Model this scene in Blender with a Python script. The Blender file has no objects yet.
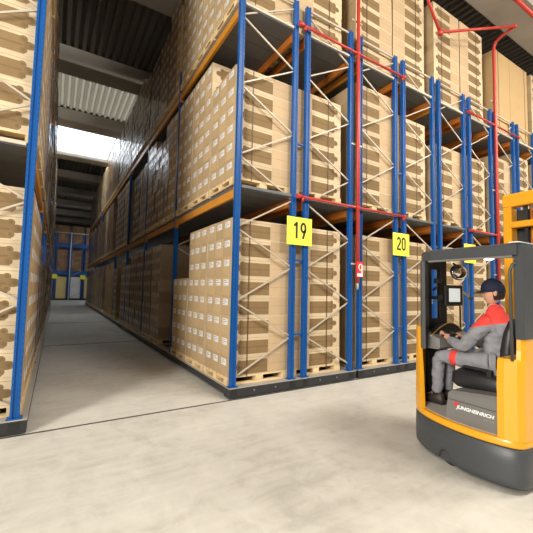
import bpy, math, random
from mathutils import Vector, Matrix
random.seed(7)
S = bpy.context.scene
COL = S.collection
PI = math.pi

# ------------------------------------------------------------------ materials
def nn(nt, t, **kw):
    n = nt.nodes.new(t)
    for k, v in kw.items():
        setattr(n, k, v)
    return n

def mat(name, col, rough=.5, metal=0., var=0., scale=6., bump=0., bscale=40., coat=0., rnd=0., spec=.5, stretch=None):
    m = bpy.data.materials.new(name); m.use_nodes = True
    nt = m.node_tree; b = nt.nodes['Principled BSDF']
    b.inputs['Base Color'].default_value = (*col, 1)
    b.inputs['Roughness'].default_value = rough
    b.inputs['Metallic'].default_value = metal
    b.inputs['Coat Weight'].default_value = coat
    b.inputs['Specular IOR Level'].default_value = spec
    tc = nn(nt, 'ShaderNodeTexCoord')
    src = tc.outputs['Object']
    if stretch:
        mp = nn(nt, 'ShaderNodeMapping'); mp.inputs['Scale'].default_value = stretch
        nt.links.new(src, mp.inputs['Vector']); src = mp.outputs['Vector']
    if var or rnd:
        no = nn(nt, 'ShaderNodeTexNoise'); no.inputs['Scale'].default_value = scale; no.inputs['Detail'].default_value = 5
        nt.links.new(src, no.inputs['Vector'])
        hs = nn(nt, 'ShaderNodeHueSaturation'); hs.inputs['Color'].default_value = (*col, 1)
        mr = nn(nt, 'ShaderNodeMapRange'); mr.inputs['To Min'].default_value = 1 - var; mr.inputs['To Max'].default_value = 1 + var
        nt.links.new(no.outputs['Fac'], mr.inputs['Value'])
        out = mr.outputs['Result']
        if rnd:
            g = nn(nt, 'ShaderNodeNewGeometry'); oi = nn(nt, 'ShaderNodeObjectInfo')
            ad = nn(nt, 'ShaderNodeMath', operation='ADD'); nt.links.new(g.outputs['Random Per Island'], ad.inputs[0]); nt.links.new(oi.outputs['Random'], ad.inputs[1])
            fr = nn(nt, 'ShaderNodeMath', operation='FRACT'); nt.links.new(ad.outputs[0], fr.inputs[0])
            m2 = nn(nt, 'ShaderNodeMapRange'); m2.inputs['To Min'].default_value = 1 - rnd; m2.inputs['To Max'].default_value = 1 + rnd
            nt.links.new(fr.outputs[0], m2.inputs['Value'])
            mu = nn(nt, 'ShaderNodeMath', operation='MULTIPLY'); nt.links.new(out, mu.inputs[0]); nt.links.new(m2.outputs['Result'], mu.inputs[1]); out = mu.outputs[0]
        nt.links.new(out, hs.inputs['Value'])
        nt.links.new(hs.outputs['Color'], b.inputs['Base Color'])
    if bump:
        n2 = nn(nt, 'ShaderNodeTexNoise'); n2.inputs['Scale'].default_value = bscale; n2.inputs['Detail'].default_value = 4
        nt.links.new(src, n2.inputs['Vector'])
        bp = nn(nt, 'ShaderNodeBump'); bp.inputs['Strength'].default_value = bump; bp.inputs['Distance'].default_value = .01
        nt.links.new(n2.outputs['Fac'], bp.inputs['Height']); nt.links.new(bp.outputs['Normal'], b.inputs['Normal'])
    return m

def emit(name, col, s):
    m = bpy.data.materials.new(name); m.use_nodes = True
    b = m.node_tree.nodes['Principled BSDF']
    b.inputs['Base Color'].default_value = (*col, 1)
    b.inputs['Emission Color'].default_value = (*col, 1); b.inputs['Emission Strength'].default_value = s
    return m

M = dict(
    blue=mat('blue_paint', (.002, .078, .30), .42, var=.12, scale=3, spec=.4),
    slot=mat('slot_shadow', (.003, .03, .13), .8),
    galv=mat('pale_bracing_steel', (.50, .44, .345), .45, .1, var=.1),
    orange=mat('orange_beam_paint', (.46, .14, .018), .45, var=.15),
    litbeam=mat('lit_orange_beam_paint', (.58, .24, .025), .42, var=.15),  # same orange paint, yellowed in colour for the strongly lit aisle side
    deck=mat('grey_deck_steel', (.13, .135, .14), .5, .2, var=.15, scale=3),
    lip=mat('pale_deck_edge', (.52, .47, .37), .5, var=.06),
    base=mat('charcoal_carriage_paint', (.022, .023, .026), .45, var=.2),
    bolt=mat('bolt_steel', (.25, .25, .26), .4, .8),
    basetop=mat('carriage_top_galvanised', (.42, .40, .36), .5, .3, var=.1),
    card=mat('cream_cardboard', (.61, .485, .315), .75, var=.10, scale=5, rnd=.10, bump=.15, bscale=60, spec=.25),
    cardend=mat('brown_cardboard_end', (.45, .325, .18), .75, var=.10, scale=5, rnd=.12, spec=.25),
    print_=mat('brown_print', (.225, .148, .07), .75, var=.12, scale=9, rnd=.1, spec=.2),
    printd=mat('dark_brown_print', (.19, .12, .055), .75, var=.1, spec=.2),
    plain=mat('plain_brown_board', (.50, .34, .16), .6, var=.08, scale=2, spec=.3),
    tanp=mat('tan_panel_print', (.52, .375, .225), .7, var=.08, scale=4, rnd=.08, spec=.25),
    tape=mat('packing_tape', (.58, .42, .22), .35),
    label=mat('white_label', (.72, .70, .69), .6, var=.04),
    strap=mat('dark_strap', (.10, .055, .03), .5),
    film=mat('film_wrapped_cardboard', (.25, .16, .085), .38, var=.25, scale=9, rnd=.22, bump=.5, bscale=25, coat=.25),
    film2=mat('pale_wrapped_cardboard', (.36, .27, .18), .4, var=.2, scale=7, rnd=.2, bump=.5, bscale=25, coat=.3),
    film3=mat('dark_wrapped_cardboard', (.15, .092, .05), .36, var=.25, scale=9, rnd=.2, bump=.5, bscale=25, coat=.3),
    label2=mat('label_under_film', (.50, .46, .41), .5),
    wood=mat('pallet_wood', (.70, .53, .30), .8, var=.2, scale=4, bump=.2, stretch=(1, 8, 8), rnd=.1),
    woodd=mat('pallet_block_wood', (.50, .35, .18), .85, var=.2, scale=8),
    red=mat('red_pipe_paint', (.50, .04, .026), .35, var=.1),
    redtag=mat('red_tag_print', (.7, .03, .03), .5),
    signy=mat('sign_yellow', (.88, .84, .07), .5, var=.03),
    black=mat('black_lettering', (.012, .012, .012), .6),
    concrete=mat('beam_concrete', (.38, .345, .30), .85, var=.16, scale=1.2, bump=.25, bscale=14),
    roof=mat('roof_sheet_steel', (.145, .13, .11), .55, .1, var=.08),
    wall=mat('hall_wall_panel', (.30, .29, .275), .8, var=.06),
    rail=mat('floor_rail_steel', (.07, .065, .06), .5, .5),
    tyellow=mat('truck_yellow', (.80, .37, .012), .32, var=.03, coat=.3),
    tgrey=mat('truck_anthracite', (.055, .06, .066), .42, var=.06, spec=.5),
    tdark=mat('truck_black_plastic', (.014, .014, .015), .5, var=.1),
    tmid=mat('truck_grey_panel', (.17, .165, .155), .55, var=.06),
    tplat=mat('truck_platform_mat', (.36, .33, .29), .8, var=.12, scale=20),
    seat=mat('seat_vinyl', (.018, .018, .02), .42, bump=.2),
    white=mat('white_paint', (.85, .85, .85), .5),
    screen=emit('screen_glow', (.72, .78, .78), .5),
    lamp=emit('cab_lamp', (1, .97, .9), 3.),
    chrome=mat('mirror_chrome', (.8, .8, .8), .06, 1.),
    gold=mat('brass_fitting', (.75, .55, .2), .3, .8),
    skin=mat('skin', (.62, .33, .22), .55, var=.08, scale=30, spec=.4),
    lips=mat('lips', (.45, .17, .13), .5),
    eye=mat('eye_dark', (.03, .02, .015), .2), eyew=mat('eye_white', (.8, .78, .75), .3),
    hair=mat('dark_brown_hair', (.014, .008, .005), .6, bump=.4, bscale=150),
    navy=mat('navy_cap_cloth', (.010, .014, .04), .8, var=.15, bump=.2, bscale=90),
    workgrey=mat('grey_work_cloth', (.255, .255, .28), .85, var=.22, scale=9, bump=1., bscale=14),
    workred=mat('red_work_cloth', (.78, .055, .04), .8, var=.1, scale=10, bump=.4, bscale=16),
    boot=mat('dark_boot_leather', (.035, .025, .02), .55, var=.2, bump=.3),
    sole=mat('boot_sole', (.012, .012, .012), .7),
)

def floor_material():
    m = bpy.data.materials.new('polished_concrete_floor'); m.use_nodes = True
    nt = m.node_tree; b = nt.nodes['Principled BSDF']
    tc = nn(nt, 'ShaderNodeTexCoord')
    n1 = nn(nt, 'ShaderNodeTexNoise'); n1.inputs['Scale'].default_value = .55; n1.inputs['Detail'].default_value = 7; n1.inputs['Roughness'].default_value = .6
    n2 = nn(nt, 'ShaderNodeTexNoise'); n2.inputs['Scale'].default_value = 3.2; n2.inputs['Detail'].default_value = 9; n2.inputs['Roughness'].default_value = .7; n2.inputs['Distortion'].default_value = .8
    mp = nn(nt, 'ShaderNodeMapping'); mp.inputs['Scale'].default_value = (.5, 7, 1)
    n3 = nn(nt, 'ShaderNodeTexNoise'); n3.inputs['Scale'].default_value = 1.4; n3.inputs['Detail'].default_value = 6
    for n in (n1, n2): nt.links.new(tc.outputs['Object'], n.inputs['Vector'])
    nt.links.new(tc.outputs['Object'], mp.inputs['Vector']); nt.links.new(mp.outputs['Vector'], n3.inputs['Vector'])
    a = nn(nt, 'ShaderNodeMath', operation='ADD'); nt.links.new(n1.outputs['Fac'], a.inputs[0]); nt.links.new(n2.outputs['Fac'], a.inputs[1])
    a2 = nn(nt, 'ShaderNodeMath', operation='MULTIPLY_ADD'); nt.links.new(n3.outputs['Fac'], a2.inputs[0]); a2.inputs[1].default_value = .45; nt.links.new(a.outputs[0], a2.inputs[2])
    mr = nn(nt, 'ShaderNodeMapRange'); mr.inputs['From Min'].default_value = .95; mr.inputs['From Max'].default_value = 1.5
    nt.links.new(a2.outputs[0], mr.inputs['Value'])
    cr = nn(nt, 'ShaderNodeValToRGB')
    cr.color_ramp.elements[0].color = (.46, .437, .385, 1); cr.color_ramp.elements[1].color = (.66, .635, .575, 1)
    e = cr.color_ramp.elements.new(.45); e.color = (.575, .55, .49, 1)
    nt.links.new(mr.outputs['Result'], cr.inputs['Fac']); nt.links.new(cr.outputs['Color'], b.inputs['Base Color'])
    r = nn(nt, 'ShaderNodeMapRange'); r.inputs['To Min'].default_value = .38; r.inputs['To Max'].default_value = .6
    nt.links.new(n2.outputs['Fac'], r.inputs['Value']); nt.links.new(r.outputs['Result'], b.inputs['Roughness'])
    bp = nn(nt, 'ShaderNodeBump'); bp.inputs['Strength'].default_value = .06; bp.inputs['Distance'].default_value = .02
    nt.links.new(n3.outputs['Fac'], bp.inputs['Height']); nt.links.new(bp.outputs['Normal'], b.inputs['Normal'])
    return m
M['floor'] = floor_material()

# ------------------------------------------------------------------ mesh builder
class MB:
    def __init__(s): s.v = []; s.f = []; s.mi = []; s.sm = []
    def add(s, vs, fs, mi=0, smooth=False):
        o = len(s.v); s.v += [tuple(p) for p in vs]
        for f in fs: s.f.append(tuple(o + i for i in f)); s.mi.append(mi); s.sm.append(smooth)
        return s
    def box(s, x0, x1, y0, y1, z0, z1, mi=0, bev=0.):
        if bev > 0:
            b = min(bev, .45*(x1-x0), .45*(y1-y0), .45*(z1-z0))
            pl = [(x0+b, y0), (x1-b, y0), (x1, y0+b), (x1, y1-b), (x1-b, y1), (x0+b, y1), (x0, y1-b), (x0, y0+b)]
            cx, cy = (x0+x1)/2, (y0+y1)/2
            ins = [(cx+(px-cx)*(1-2*b/(x1-x0)), cy+(py-cy)*(1-2*b/(y1-y0))) for px, py in pl]
            return s.loft([[(p[0], p[1], z0) for p in ins], [(p[0], p[1], z0+b) for p in pl], [(p[0], p[1], z1-b) for p in pl], [(p[0], p[1], z1) for p in ins]], mi)
        v = [(x0, y0, z0), (x1, y0, z0), (x1, y1, z0), (x0, y1, z0), (x0, y0, z1), (x1, y0, z1), (x1, y1, z1), (x0, y1, z1)]
        return s.add(v, [(0, 3, 2, 1), (4, 5, 6, 7), (0, 1, 5, 4), (1, 2, 6, 5), (2, 3, 7, 6), (3, 0, 4, 7)], mi)
    def loft(s, rings, mi=0, smooth=False, cap=True):
        n = len(rings[0]); v = [p for r in rings for p in r]; f = []
        for k in range(len(rings)-1):
            for i in range(n):
                j = (i+1) % n
                f.append((k*n+i, k*n+j, (k+1)*n+j, (k+1)*n+i))
        s.add(v, f, mi, smooth)
        if cap:
            o = len(s.v) - len(v)
            s.f.append(tuple(o+i for i in reversed(range(n)))); s.mi.append(mi); s.sm.append(False)
            s.f.append(tuple(o+(len(rings)-1)*n+i for i in range(n))); s.mi.append(mi); s.sm.append(False)
        return s
    def prism(s, pl, z0, z1, mi=0):
        return s.loft([[(x, y, z0) for x, y in pl], [(x, y, z1) for x, y in pl]], mi)
    def tube(s, pts, r, n=10, mi=0):
        pts = [Vector(p) for p in pts]; rings = []
        for i, p in enumerate(pts):
            if i == 0: t = pts[1]-p
            elif i == len(pts)-1: t = p-pts[i-1]
            else: t = (pts[i+1]-p).normalized()+(p-pts[i-1]).normalized()
            t.normalize()
            u = t.cross(Vector((0, 0, 1)) if abs(t.z) < .9 else Vector((0, 1, 0))).normalized(); w = t.cross(u)
            rr = r[i] if isinstance(r, (list, tuple)) else r
            rings.append([tuple(p+u*math.cos(2*PI*k/n)*rr+w*math.sin(2*PI*k/n)*rr) for k in range(n)])
        return s.loft(rings, mi, True)
    def bar(s, a, b, w, h, mi=0, up=(0, 1, 0)):
        a, b = Vector(a), Vector(b); t = (b-a).normalized(); u = Vector(up); u = (u-t*u.dot(t)).normalized(); q = t.cross(u)
        ring = lambda c: [tuple(c+q*sx*w/2+u*sy*h/2) for sx, sy in ((-1, -1), (1, -1), (1, 1), (-1, 1))]
        return s.loft([ring(a), ring(b)], mi)
    def ball(s, c, r, mi=0, seg=16, rings=10, fn=None):
        rx, ry, rz = r if isinstance(r, (list, tuple)) else (r, r, r)
        rr = []
        for i in range(1, rings):
            th = PI*i/rings
            rr.append([(c[0]+rx*math.sin(th)*math.cos(2*PI*k/seg), c[1]+ry*math.sin(th)*math.sin(2*PI*k/seg), c[2]-rz*math.cos(th)) for k in range(seg)])
        return s.loft(rr, mi, True)
    def mesh(s, name, mats, org=(0, 0, 0)):
        me = bpy.data.meshes.new(name)
        ox, oy, oz = org
        me.from_pydata([(x-ox, y-oy, z-oz) for x, y, z in s.v], [], s.f)
        for m in (mats if isinstance(mats, (list, tuple)) else [mats]): me.materials.append(m)
        me.polygons.foreach_set('material_index', s.mi); me.polygons.foreach_set('use_smooth', s.sm)
        me.validate(); me.update()
        return me
    def build(s, name, mats, parent=None, org=(0, 0, 0), loc=None):
        o = bpy.data.objects.new(name, s.mesh(name, mats, org)); COL.objects.link(o)
        if parent: o.parent = parent
        elif loc is None: o.location = org
        if loc is not None: o.location = loc
        return o

def tag(o, label=None, cat=None, group=None, kind=None):
    if label:
        o['label'] = label
    if cat: o['category'] = cat
    if group: o['group'] = group
    if kind: o['kind'] = kind
    return o
def empty(name, loc, label, cat, group=None):
    o = bpy.data.objects.new(name, None); COL.objects.link(o); o.location = loc; o.empty_display_size = .2
    return tag(o, label, cat, group)
def copy(o, parent=None, loc=None):
    c = o.copy(); COL.objects.link(c)
    if parent: c.parent = parent
    if loc is not None: c.location = loc
    return c

def text_mesh(name, body, height, width, m, offset=0., shear=0., extrude=.001):
    cu = bpy.data.curves.new(name, 'FONT'); cu.body = body; cu.size = 1; cu.offset = offset; cu.shear = shear; cu.extrude = 0
    o = bpy.data.objects.new(name, cu); COL.objects.link(o)
    bpy.context.view_layer.update()
    me = bpy.data.meshes.new_from_object(o.evaluated_get(bpy.context.evaluated_depsgraph_get()))
    bpy.data.objects.remove(o); bpy.data.curves.remove(cu)
    xs = [v.co.x for v in me.vertices]; ys = [v.co.y for v in me.vertices]
    x0, x1, y0, y1 = min(xs), max(xs), min(ys), max(ys)
    for v in me.vertices:
        v.co.x = ((v.co.x-x0)/(x1-x0)-.5)*width; v.co.y = ((v.co.y-y0)/(y1-y0)-.5)*height; v.co.z = 0
    me.materials.clear(); me.materials.append(m); me.name = name
    return me

# ------------------------------------------------------------------ camera
F_PX, YAW, PITCH, ROLL = 344.27, .5485, .0655, .0209
CAM = Vector((-2.4086, -4.8485, 1.6907))
cy, sy, cp, sp, cr, sr = math.cos(YAW), math.sin(YAW), math.cos(PITCH), math.sin(PITCH), math.cos(ROLL), math.sin(ROLL)
f0 = Vector((sy, cy, 0)); r0 = Vector((cy, -sy, 0)); u0 = Vector((0, 0, 1))
fw = cp*f0+sp*u0; up = cp*u0-sp*f0
RT = cr*r0+sr*up; UP = cr*up-sr*r0
cam = bpy.data.cameras.new('camera'); cam.sensor_width = 36; cam.lens = F_PX/533*36; cam.clip_start = .05; cam.clip_end = 200
co = bpy.data.objects.new('camera', cam); COL.objects.link(co)
mw = Matrix((RT, UP, -fw)).transposed().to_4x4(); mw.translation = CAM
co.matrix_world = mw; S.camera = co
def proj(p):
    d = Vector(p)-CAM; z = d.dot(fw)
    return (266.5+F_PX*d.dot(RT)/z, 266.5-F_PX*d.dot(UP)/z) if z > .1 else None

# ------------------------------------------------------------------ the hall
X0, X1, Y0, Y1 = -12., 21., -17., 52.
tag(MB().add([(X0, Y0, 0), (X1, Y0, 0), (X1, Y1, 0), (X0, Y1, 0)], [(0, 1, 2, 3)]).build('floor', M['floor']), kind='structure', label='pale polished concrete hall floor')
def wall(name, a): tag(MB().box(*a).build(name, M['wall']), kind='structure')
wall('wall_left', (X0-.2, X0, Y0, Y1, 0, 10.6)); wall('wall_right', (X1, X1+.2, Y0, Y1, 0, 10.6))
wall('wall_back', (X0, X1, Y1, Y1+.2, 0, 10.6)); wall('wall_front', (X0, X1, Y0-.2, Y0, 0, 10.6))
BEAMS = [-10.25, -5.1, 0., 4.95, 9.85, 14.9, 20.1, 25.2, 30.3, 35.4, 40.5, 45.6]       # far edges, 1 m wide
ZB, ZR = 9.6, 10.15
for i, yb in enumerate(BEAMS):
    mb = MB()
    pl = [(yb-1.0, ZR), (yb-1.0, ZB+.06), (yb-.95, ZB), (yb-.05, ZB), (yb, ZB+.06), (yb, ZR)]
    mb.loft([[(X0, y, z) for y, z in pl], [(X1, y, z) for y, z in pl]])
    tag(mb.build('roof_beam', M['concrete']), kind='structure')
SKY = [(14.9, 19.1)]
rooflight = bpy.data.materials.new('rooflight_sheet'); rooflight.use_nodes = True
_nt = rooflight.node_tree; _b = _nt.nodes['Principled BSDF']; _b.inputs['Base Color'].default_value = (.30, .27, .22, 1); _b.inputs['Roughness'].default_value = .5
_tl = nn(_nt, 'ShaderNodeBsdfTranslucent'); _tl.inputs['Color'].default_value = (.17, .15, .115, 1)
_mx = nn(_nt, 'ShaderNodeMixShader'); _mx.inputs[0].default_value = .6
_nt.links.new(_b.outputs[0], _mx.inputs[1]); _nt.links.new(_tl.outputs[0], _mx.inputs[2]); _nt.links.new(_mx.outputs[0], _nt.nodes['Material Output'].inputs[0])
def deck_sheet(ya, yb, cover=True):
    mb = MB(); p = .25; x = X0; pr = []
    while x < X1:
        pr += [(x, ZR+.0), (x+.10, ZR+.0), (x+.135, ZR+.11), (x+.215, ZR+.11)]; x += p
    pr.append((X1, ZR))
    n = len(pr)
    mb.add([(q[0], ya, q[1]) for q in pr]+[(q[0], yb, q[1]) for q in pr], [(i, i+n, i+n+1, i+1) for i in range(n-1)])
    if cover: mb.box(X0, X1, ya, yb, ZR+.13, ZR+.2)
    return mb
edges = [Y0]+BEAMS+[Y1]
for i in range(len(edges)-1):
    ya = edges[i]-1.0 if i else Y0
    yb = edges[i+1]
    ysk = [s for s in SKY if abs(s[0]-edges[i]) < .01]
    if ysk:
        tag(deck_sheet(ya, edges[i]).build('ceiling', M['roof']), kind='structure'); continue
    tr_ = abs(edges[i]-9.85) < .01
    if tr_:
        tag(deck_sheet(ya, edges[i], True).build('ceiling', M['roof']), kind='structure')
        tag(deck_sheet(edges[i], yb-1.0, False).build('ceiling', rooflight), kind='structure', label='translucent ribbed rooflight sheets')
    else: tag(deck_sheet(ya, yb-1.0 if i < len(edges)-2 else yb).build('ceiling', M['roof']), kind='structure')
pane = bpy.data.materials.new('skylight_glazing'); pane.use_nodes = True
nt = pane.node_tree; nt.nodes.remove(nt.nodes['Principled BSDF'])
tr = nn(nt, 'ShaderNodeBsdfTransparent'); gl = nn(nt, 'ShaderNodeBsdfTranslucent'); mx = nn(nt, 'ShaderNodeMixShader'); mx.inputs[0].default_value = .35
nt.links.new(tr.outputs[0], mx.inputs[1]); nt.links.new(gl.outputs[0], mx.inputs[2]); nt.links.new(mx.outputs[0], nt.nodes['Material Output'].inputs[0])
for i, (a, b) in enumerate(SKY):
    zp = ZB+.14 if i == 0 else ZR+.12
    w = MB().box(X0, X1, a, b, zp, zp+.02).build('window_%d' % (i+1), pane); tag(w, kind='structure')
    fr = MB()
    x = X0
    while x < X1: fr.box(x, x+.05, a, b, zp-.04, zp); x += 3.
    fr.build('window_frame', M['wall'], w, org=(0, 0, 0))
tag(MB().box(-12, 20, -.06, -.03, 0, .004).build('trim_1', M['rail']), kind='structure', label='dark steel rail set in the floor along the rack fronts')
for k in range(1, 4):
    tag(MB().box(-12, 20, 6.5*k-.05, 6.5*k+.0, 0, .003).build('trim_%d' % (k+1), M['rail']), kind='structure')

# ------------------------------------------------------------------ racks
BAY = 3.247
POST = [0., 1.1, 1.38, 2.48]
ZBASE, ZTOP = .17, 6.98
LEV = [(ZBASE, ZBASE+.13), (3.37, 3.50), (6.47, 6.60)]
def post_mb(x, y, z0=ZBASE, slots=False):
    mb = MB()
    pl = [(-.045, 0), (-.022, 0), (-.016, .014), (.016, .014), (.022, 0), (.045, 0), (.045, .075), (-.045, .075)]
    mb.prism([(x+a, y+b) for a, b in pl], z0, ZTOP)
    mb.box(x-.075, x+.075, y-.02, y+.095, z0, z0+.012)
    if slots:
        z = z0+.15
        while z < ZTOP-.05:
            for sx in (-.033, .033): mb.box(x+sx-.004, x+sx+.004, y-.0012, y, z, z+.02, 1)
            z += .075
    return mb
def brace_list(side):
    a, b = (POST[0], POST[1]) if side == 0 else (POST[2], POST[3])
    z = .29; L = side == 0; out = []
    while z+.595 < ZTOP:
        out.append(((a if L else b), z, (b if L else a), z+.595)); L = not L; z += .595
    return a, b, out
def build_rack(ux, label, full, outer, outer_side, group='mobile pallet racks', braces=2):
    """one mobile rack: full = bays built complete, outer = bays along the aisle side"""
    root = empty('pallet_rack', (ux, 0, 0), label, 'rack', group); org = (ux, 0, 0)
    L = outer*BAY+.2
    # carriage: dark beam across the front, long rails down the sides
    mb = MB()
    mb.box(ux-.08, ux+2.60, -.03, .16, .02, ZBASE-.012); mb.box(ux-.085, ux+2.605, -.035, .165, ZBASE-.012, ZBASE, 1)
    for x in (ux-.08, ux+1.02, ux+1.32, ux+2.42):
        mb.box(x, x+.18, .16, L, .05, ZBASE-.012); mb.box(x-.003, x+.183, .16, L, ZBASE-.012, ZBASE, 1)
    for p in POST:
        mb.box(ux+p-.05, ux+p+.05, -.036, -.03, .05, .14, 2)
    for p in (.35, .75, 1.7, 2.1): mb.tube([(ux+p, -.03, .1), (ux+p, -.045, .1)], .016, 8, 3)
    mb.build('base_carriage', [M['base'], M['basetop'], M['sole'], M['bolt']], root, org)
    for i, p in enumerate(POST):
        is_out = (outer_side == 0 and i == 0) or (outer_side == 1 and i == 3)
        n = outer if is_out else full
        for k in range(n+1):
            post_mb(ux+p, k*BAY, slots=(k == 0)).build('upright', [M['blue'], M['slot']], root, org)
    for side in (0, 1):
        a, b, bl = brace_list(side)
        for k in range(min(braces, full)+1 if braces else 0):
            y = k*BAY+.05
            for (xa, za, xb, zb) in bl:
                MB().bar((ux+xa, y, za), (ux+xb, y, zb), .023, .02).build('brace', M['galv'], root, org)
            MB().bar((ux+a, y, ZTOP-.03), (ux+b, y, ZTOP-.03), .036, .024).build('top_tie', M['galv'], root, org)
    for k in range(min(2, full)+1):
        for z in (.9, 2.19, 4.3, 6.62):
            MB().box(ux+1.155, ux+1.325, k*BAY+.03, k*BAY+.06, z, z+.03).build('row_spacer', M['blue'], root, org)
    for lv in (1, 2):
        zd = LEV[lv][0]-.01
        for i, p in enumerate(POST):
            is_out = (outer_side == 0 and i == 0) or (outer_side == 1 and i == 3)
            n = outer if is_out else full
            for k in range(n):
                mb = MB(); y0, y1 = k*BAY+.09, (k+1)*BAY
                mb.box(ux+p-.028, ux+p+.028, y0+.004, y1-.004, zd-.20, zd-.06, 0, .006)
                for yy in (y0+.002, y1-.012): mb.box(ux+p-.04, ux+p+.04, yy, yy+.01, zd-.25, zd-.03)
                mb.build('beam', M['litbeam'] if is_out else M['orange'], root, org)
        for side in (0, 1):
            a, b = (POST[0], POST[1]) if side == 0 else (POST[2], POST[3])
            n = outer if side == outer_side else full
            for k in range(n):
                mb = MB(); y0, y1 = k*BAY+.02, (k+1)*BAY+.01; m_ = 9
                for j in range(m_):
                    w = (y1-y0)/m_
                    mb.box(ux+a-.02, ux+b+.02, y0+j*w+.006, y0+(j+1)*w-.006, zd-.06, zd-.006)
                d = mb.build('shelf_deck', M['deck'], root, org)
                if k == 0:
                    MB().box(ux+a+.06, ux+b-.06, .004, .022, zd-.045, zd+.002).build('deck_edge', M['lip'] if (lv == 2 or ux < -1) else M['deck'], d, org)
    return root
UNIT = {0: -5.205, 1: 0., 2: 2.748, 3: 5.496, 4: 8.244, 5: 10.992}
build_rack(UNIT[0], 'blue pallet rack at the left edge of the photo, across the aisle', 1, 9, 1, braces=1)
build_rack(UNIT[1], 'long blue pallet rack carrying yellow sign 19, lining the aisle', 3, 9, 0)
build_rack(UNIT[2], 'blue pallet rack carrying yellow sign 20', 2, 2, 0)
build_rack(UNIT[3], 'blue pallet rack behind the truck roof, next beyond sign 20', 2, 2, 0, braces=1)
build_rack(UNIT[4], 'blue pallet rack behind the yellow mast, right of the second red pipe', 1, 1, 0, braces=1)
build_rack(UNIT[5], 'blue pallet rack at the extreme right edge of the photo', 1, 1, 0, braces=1)

# ------------------------------------------------------------------ loads : pallets and cartons
CL, CW, CH, PW, PH = 1.14, .3205, .3145, .327, .3165
def carton_mesh(front_print=True, half=False):
    mb = MB(); hx, hy = CL/2, CW/2
    v = [(-hx, -hy, 0), (hx, -hy, 0), (hx, hy, 0), (-hx, hy, 0), (-hx, -hy, CH), (hx, -hy, CH), (hx, hy, CH), (-hx, hy, CH)]
    mb.add(v, [(0, 3, 2, 1), (4, 5, 6, 7), (0, 1, 5, 4), (2, 3, 7, 6)], 0)
    mb.add(v, [(1, 2, 6, 5), (3, 0, 4, 7)], 1)
    if front_print:
        for s in (1, -1):
            def q(x0, x1, z0, z1, mi, d): mb.add([(x0, -s*(hy+d), z0), (x1, -s*(hy+d), z0), (x1, -s*(hy+d), z1), (x0, -s*(hy+d), z1)], [(0, 1, 2, 3)], mi)
            x0 = -hx
            q(x0+.19, x0+.73, .015, .232, 2, .0010)
            q(x0+.21, x0+.73, .116, .136, 3, .0016)
            q(x0+.13, x0+.20, .085, .185, 2, .0010)
            for cx, cz, r in ((.205, .205, .042), (.205, .065, .042), (.125, .135, .048)):
                mb.add([((x0+cx+r*math.cos(t*PI/8)), -s*(hy+.0013), cz+r*math.sin(t*PI/8)) for t in range(16)], [tuple(range(16))], 2)
                mb.add([((x0+cx+.5*r*math.cos(t*PI/8)), -s*(hy+.0018), cz+.5*r*math.sin(t*PI/8)) for t in range(16)], [tuple(range(16))], 3)
            q(x0+.735, x0+1.125, .006, .30, 4, .0008); q(x0+.74, x0+1.12, .150, .153, 2, .0014)
            q(x0+.02, x0+.73, .270, .274, 2, .0010)
    return mb
ME_PRINT = carton_mesh().mesh('carton', [M['card'], M['cardend'], M['print_'], M['printd'], M['tanp']])
ME_PLAIN = carton_mesh(False).mesh('plain_carton', [M['plain'], M['plain']])
def sticker_mesh():
    mb = MB(); hx = CL/2
    mb.add([(-hx-.0015, .10, .165), (-hx-.0015, -.10, .165), (-hx-.0015, -.10, .27), (-hx-.0015, .10, .27)], [(0, 1, 2, 3)], 0)
    for k, (a, b) in enumerate(((.09, -.02), (.09, -.06), (.09, .02))):
        z = .250-.03*k
        mb.add([(-hx-.0025, a, z-.006), (-hx-.0025, b, z-.006), (-hx-.0025, b, z+.003), (-hx-.0025, a, z+.003)], [(0, 1, 2, 3)], 1)
    return mb.mesh('label_sticker', [M['label'], M['tmid']])
ME_STICK = sticker_mesh()

ORD = ['bottom', 'second', 'third', 'fourth', 'fifth', 'sixth', 'seventh', 'eighth', 'ninth', 'tenth']
BAYW = ['first', 'second', 'third', 'fourth', 'fifth', 'sixth', 'seventh', 'eighth', 'ninth']
LOADS = []      # dict(x0,y0,z,n,rot,vis,desc)
def add_load(u, side, bay, k, lev, n, desc, vis=True, plain=False, face=None):
    x0 = UNIT[u]+(-.04 if side == 0 else 1.16)
    if u == 0: x0 = UNIT[0]+(1.38 if side == 1 else .0)
    y0 = bay*BAY+.12+1.045*k
    LOADS.append(dict(u=u, side=side, bay=bay, k=k, lev=lev, n=n, desc=desc, x0=x0, y0=y0, z=LEV[lev][1], plain=plain))
LN = ['floor-level', 'middle-level', 'top-level']
# the long aisle rack
for lev in range(3):
    for bay in range(9):
        for k in range(3):
            n = 8
            if lev == 0 and bay == 0 and k == 2: n = 5
            if lev == 1 and bay == 0 and k == 0: n = 6
            if bay > 0: n = random.choice([8, 8, 8, 8, 7])
            if lev == 2 and bay > 0: n = random.choice([8, 8, 7])
            if bay == 0: d = (['corner', 'second', 'third'][k]+' '+LN[lev]+' load '+('left of' if k == 0 else 'beyond')+' sign 19')
            else: d = LN[lev]+' load, %s bay down aisle, %s in bay' % (BAYW[bay], ['first', 'second', 'third'][k])
            if bay == 0 or (bay, k, lev) not in ((1, 0, 0), (3, 1, 0), (2, 2, 1), (5, 0, 0), (4, 0, 1)): add_load(1, 0, bay, k, lev, n, d)
for lev in range(3):
    for bay in range(2):
        for k in range(3):
            d = LN[lev]+' load right of sign 19' if (bay, k) == (0, 0) else LN[lev]+' load hidden in the rack'
            add_load(1, 1, bay, k, lev, [8, 6, 8][lev], d)
names = {2: 'sign 20', 3: 'second rack beyond sign 19', 4: '', 5: ''}
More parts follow.
